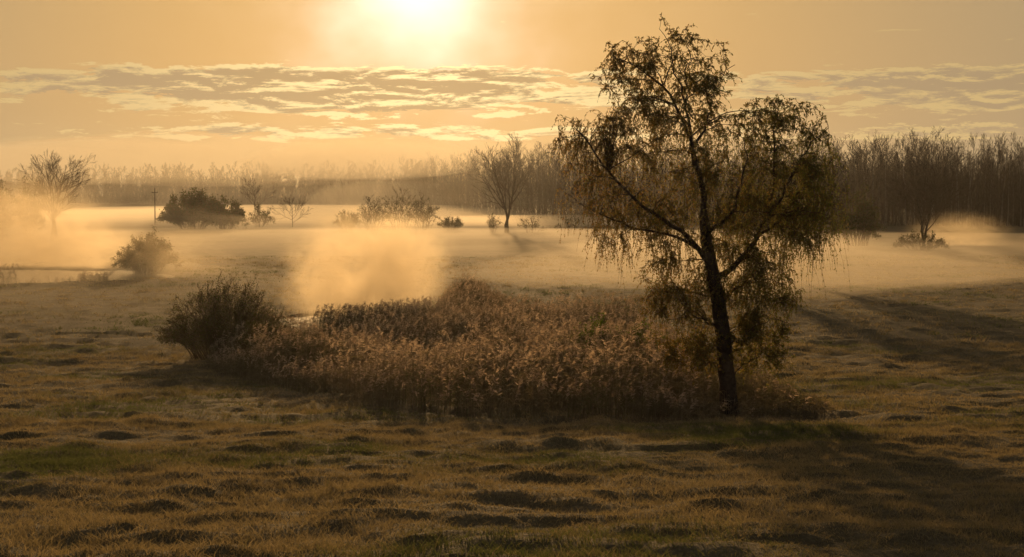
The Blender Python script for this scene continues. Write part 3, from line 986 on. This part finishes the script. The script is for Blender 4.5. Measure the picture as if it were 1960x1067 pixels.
# ------------------------------------------------------------------ reeds and near shrubs
def in_poly(x, y, poly):
    inside = np.zeros(len(x), bool)
    n = len(poly)
    for i in range(n):
        x0, y0 = poly[i]; x1, y1 = poly[(i + 1) % n]
        c = ((y0 > y) != (y1 > y)) & (x < (x1 - x0) * (y - y0) / (y1 - y0 + 1e-12) + x0)
        inside ^= c
    return inside


REED_POLY = [hit(px, py)[:2] for px, py in [(395, 705), (430, 722), (520, 742), (640, 768), (760, 788), (900, 800), (1100, 806), (1300, 806), (1480, 800), (1600, 800),
             (1560, 778), (1470, 745), (1400, 715), (1300, 670), (1180, 640), (1060, 630), (985, 605), (945, 580), (900, 566), (850, 575), (835, 610), (815, 650), (740, 664), (620, 668), (540, 668), (420, 668)]]
SEDGE_X = 1380


def reed_geo(m, B, h, rng, st, pl, plume_p=0.75):
    """m reeds rooted at B with heights h"""
    n = 5; u = np.linspace(0, 1, n)[None, :, None]
    lean = np.stack([rng.normal(0.05, .09, m), rng.normal(0, .08, m), np.zeros(m)], -1) * h[:, None]
    P = B[:, None] + np.array([0, 0, 1.0]) * h[:, None, None] * u + lean[:, None] * u ** 2
    R = 0.0085 * (1 - 0.55 * u[0, :, 0])[None].repeat(m, 0)
    tint = np.clip(rng.uniform(0, 0.7, m) + 1.6 * (fbm(B[:, 0] / 2.8, B[:, 1] / 3.6, 87, 3) - 0.45), 0, 1)
    tubes(st, P, R, 3, tint)
    k = 4
    PP = np.repeat(P, k, 0); t = rng.uniform(0.25, 0.92, m * k)
    S, T = sample(PP, t)
    az = rng.uniform(0, 6.28, m * k)
    o = np.stack([np.cos(az), np.sin(az), np.zeros(m * k)], -1)
    L = rng.uniform(0.22, 0.5, m * k)[:, None]
    v = np.linspace(0, 1, 4)[None, :, None]
    Q = S[:, None] + o[:, None] * L[:, None] * v * 0.75 + np.array([0, 0, 1.0]) * (L[:, None] * (0.75 * v - 0.95 * v * v))
    tubes(st, Q, 0.012 * np.array([0.7, 1, .7, .1])[None].repeat(m * k, 0), 2, np.repeat(tint, k))
    sel = rng.uniform(0, 1, m) < plume_p
    tip = P[sel, -1]; ms = len(tip)
    if ms == 0:
        return
    kp = 9
    C = np.repeat(tip, kp, 0)
    f = np.tile(np.linspace(0, 1, kp), ms)
    side = np.where(rng.uniform(0, 1, ms) < 0.75, 1, -1).repeat(kp)
    C = C + np.stack([side * 0.10 * (1 - f) ** 2 * 0 + side * 0.09 * f ** 2, np.zeros(ms * kp), -0.24 + 0.34 * f - 0.08 * f ** 2], -1)
    D = norm(np.stack([side * 0.55 + rng.normal(0, .55, ms * kp), rng.normal(0, .5, ms * kp), 0.55 - 0.6 * f + rng.normal(0, .3, ms * kp)], -1))
    wid = (0.010 + 0.017 * np.sin(np.pi * np.clip(f * 0.9 + 0.1, 0, 1)))
    leaves(pl, C, D, rng.uniform(0.10, 0.18, ms * kp), wid, np.clip(rng.uniform(0, 0.7, ms) + 1.5 * (fbm(tip[:, 0] / 2.8, tip[:, 1] / 3.6, 87, 3) - 0.45), 0, 1).repeat(kp))


def build_reeds():
    rng = np.random.default_rng(9)
    poly = np.array(REED_POLY)
    lo, hi = poly.min(0), poly.max(0)
    m = 46000
    x = rng.uniform(lo[0], hi[0], m); y = rng.uniform(lo[1], hi[1], m)
    dens = fbm(x / 2.2, y / 2.6, 43, 2)
    ok = in_poly(x, y, poly) & (pond_r(x, y) > 1.0) & (dens + rng.uniform(-.2, .2, m) > 0.42)
    # beds also ring the pond
    x, y = x[ok], y[ok]
    px = 980 + x / y * FPX
    h = (1.95 + 1.5 * (fbm(x / 3.2, y / 4.5, 47, 3) - 0.5) * 2) * rng.uniform(0.6, 1.1, len(x))
    h = np.where(rng.uniform(0, 1, len(x)) < 0.06, h * 1.25, h)
    # shorter and thinner towards the rim of the bed
    ed = np.full(len(x), 99.0)
    for i in range(len(poly)):
        p0, p1 = poly[i], poly[(i + 1) % len(poly)]
        e = p1 - p0; tt = np.clip(((x - p0[0]) * e[0] + (y - p0[1]) * e[1]) / (e @ e), 0, 1)
        ed = np.minimum(ed, np.hypot(x - p0[0] - tt * e[0], y - p0[1] - tt * e[1]))
    h *= np.clip(0.5 + ed * rng.uniform(0.1, 0.45, len(x)), 0.45, 1.0)
    h *= np.interp(px, [320, 560, 1250, 1400, 1470, 1600], [1.05, 1.0, 1.0, 0.62, 0.42, 0.3])
    B = np.stack([x, y, ground_base(x, y) - 0.03], -1)
    st, pl = MB(), MB()
    # plumes on the tall ones only
    tall = px < 1330
    reed_geo(int(tall.sum()), B[tall], h[tall], rng, st, pl, 0.5)
    reed_geo(int((~tall).sum()), B[~tall], h[~tall], rng, st, pl, 0.06)
    # reeds at the far pond and along the meadow ditches
    far = []
    for (pa, da, pb, db, n, hh) in [(-60, 172, 26, 171, 150, 2.1), (28, 166, 150, 165, 45, 0.6), (150, 170, 210, 176, 160, 1.0), (610, 109, 850, 112, 1300, 1.5), (1100, 105, 1225, 103, 380, 2.2)]:
        f = rng.uniform(0, 1, n)
        d = da + (db - da) * f + rng.normal(0, 2.0, n); p = pa + (pb - pa) * f + rng.normal(0, 0.06 * (pb - pa), n)
        xx = (p - 980) / FPX * d
        far.append((np.stack([xx, d, ground_base(xx, d) - 0.03], -1), hh * rng.uniform(0.55, 1.15, n)))
    for Bf, hf in far:
        reed_geo(len(hf), Bf, hf, rng, st, pl, 0.4)
    root = tag(empty('reed_bed', (0, 0, 0)), 'wide bed of dry brown feathery reeds around the pond', 'reeds', kind='stuff')
    a = st.build('stems', M['reed'], root, use_tint=True); a['kind'] = 'stuff'
    b = pl.build('plumes', M['plume'], root, use_tint=True); b['kind'] = 'stuff'
    # single tall reeds that stand out of the front of the bed
    protos = []
    for s in range(4):
        r = np.random.default_rng(300 + s)
        st, pl = MB(), MB()
        reed_geo(1, np.zeros((1, 3)), np.array([2.0]), r, st, pl, 1.1)
        e = empty('reed', (0, 0, 0))
        tag(e, 'single tall dry reed with feathery plume at the front of the reed bed', 'reed', 'tall single reeds at the front of the reed bed')
        st.build('stem', M['reed'], e, use_tint=True); pl.build('plume', M['plume'], e, use_tint=True)
        protos.append(e)
    for i in range(64):
        px = rng.uniform(470, 1300)
        py = np.interp(px, [470, 640, 760, 900, 1300], [738, 772, 790, 803, 808]) - rng.uniform(0, 26)
        p = hit(px, py); p[2] -= 0.03
        sc = rng.uniform(0.85, 1.12)
        if i < 4:
            protos[i].location = p; protos[i].scale = (sc,) * 3; protos[i].rotation_euler[2] = rng.uniform(-.6, .6)
        else:
            copy_tree(protos[i % 4], p, rng.uniform(-.6, .6), sc)


build_reeds()


def near_shrubs():
    p = hit(425, 690)
    shrub('willow_bush', 'big rounded twiggy willow bush at the end of the reed bed', p - np.array([0, 0, 0.05]), 6.8, 4.0, 81, 190, 24000, 0.066, upright=0.6, fine=0.007, stemr=0.022)
    p = hit(520, 712)
    shrub('willow_bush', 'lower leafy bush leaning on the big willow bush among reeds', p - np.array([0, 0, 0.05]), 3.6, 2.8, 82, 80, 8000, 0.066, upright=0.6, fine=0.006, stemr=0.018)
    p = hit(1150, 735)
    shrub('leafy_bush', 'fresh green leafy bush growing among the brown reeds', p, 3.0, 2.6, 83, 44, 6000, 0.10, leafmat='green_leaf', fine=0.006, stemr=0.016)
    p = hit(1235, 742)
    shrub('leafy_bush', 'dull green bush under the low branches of the great tree', p, 2.8, 2.5, 84, 44, 5500, 0.09, leafmat='green_leaf', fine=0.006, stemr=0.016)


near_shrubs()

# ------------------------------------------------------------------ grass
def build_grass():
    rng = np.random.default_rng(3)

    def field(m, y0, y1, hmin, hmax, wid, seed, nseg, clump):
        # uniform per area between y0 and y1 inside a fan a little wider than the view
        y = np.sqrt(rng.uniform(y0 ** 2, y1 ** 2, m)); x = rng.uniform(-0.31, 0.31, m) * y
        # gather blades into tufts
        nc = m // 22
        cy = np.sqrt(rng.uniform(y0 ** 2, y1 ** 2, nc)); cx = rng.uniform(-0.31, 0.31, nc) * cy
        which = rng.integers(0, nc, m); loose = rng.uniform(0, 1, m) < 0.3
        x = np.where(loose, x, cx[which] + rng.normal(0, clump * 0.28, m)); y = np.where(loose, y, cy[which] + rng.normal(0, clump * 0.28, m))
        gx = which; gy = np.full(m, seed)
        ok = (pond_r(x, y) > 1.02) & (~in_poly(x, y, REED_POLY) | (rng.uniform(0, 1, m) < 0.3))
        x, y, gx, gy = x[ok], y[ok], gx[ok], gy[ok]
        n = len(x)
        th = hash2(gx, gy, 9)
        patch = fbm(x / 3.3, y / 4.2, 55, 3)
        h = (hmin + (hmax - hmin) * th ** 1.5) * rng.uniform(0.55, 1.15, n) * (0.25 + 1.3 * patch ** 1.4)
        z = ground_z(x, y) - 0.02
        az = rng.uniform(0, 6.28, n)
        lean = h * rng.uniform(0.25, 0.9, n)
        u = np.linspace(0, 1, nseg + 1)
        P = np.stack([x, y, z], -1)[:, None] + np.stack([np.cos(az) * lean, np.sin(az) * lean, np.zeros(n)], -1)[:, None] * (u ** 2)[None, :, None]
        P[..., 2] += h[:, None] * (u * (1 - 0.25 * u))[None]
        R = wid * rng.uniform(0.6, 1.3, n)[:, None] * (1 - 0.9 * u)[None]
        green = fbm(x / 6, y / 8, 61, 3)
        tint = np.clip(rng.normal(0.28, 0.16, n) + 1.7 * np.clip(green - 0.46, 0, 1) * 1.8 + 0.25 * (th - .5), 0, 1)
        mb = MB(); tubes(mb, P, R, 2, tint)
        return mb
    a = field(300000, 22, 52, 0.09, 0.26, 0.0075, 1, 2, 0.42)
    b = field(230000, 52, 100, 0.10, 0.30, 0.012, 2, 2, 0.5)
    c = field(110000, 100, 230, 0.16, 0.42, 0.026, 3, 1, 0.8)
    for mb, lab in ((a, 'frosted tussocky grass in the foreground'), (b, 'frosted grass around the reed bed'), (c, 'pale grass of the misty middle meadow')):
        o = mb.build('grass', M['grass'], use_tint=True)
        tag(o, lab, 'grass', kind='stuff')


build_grass()
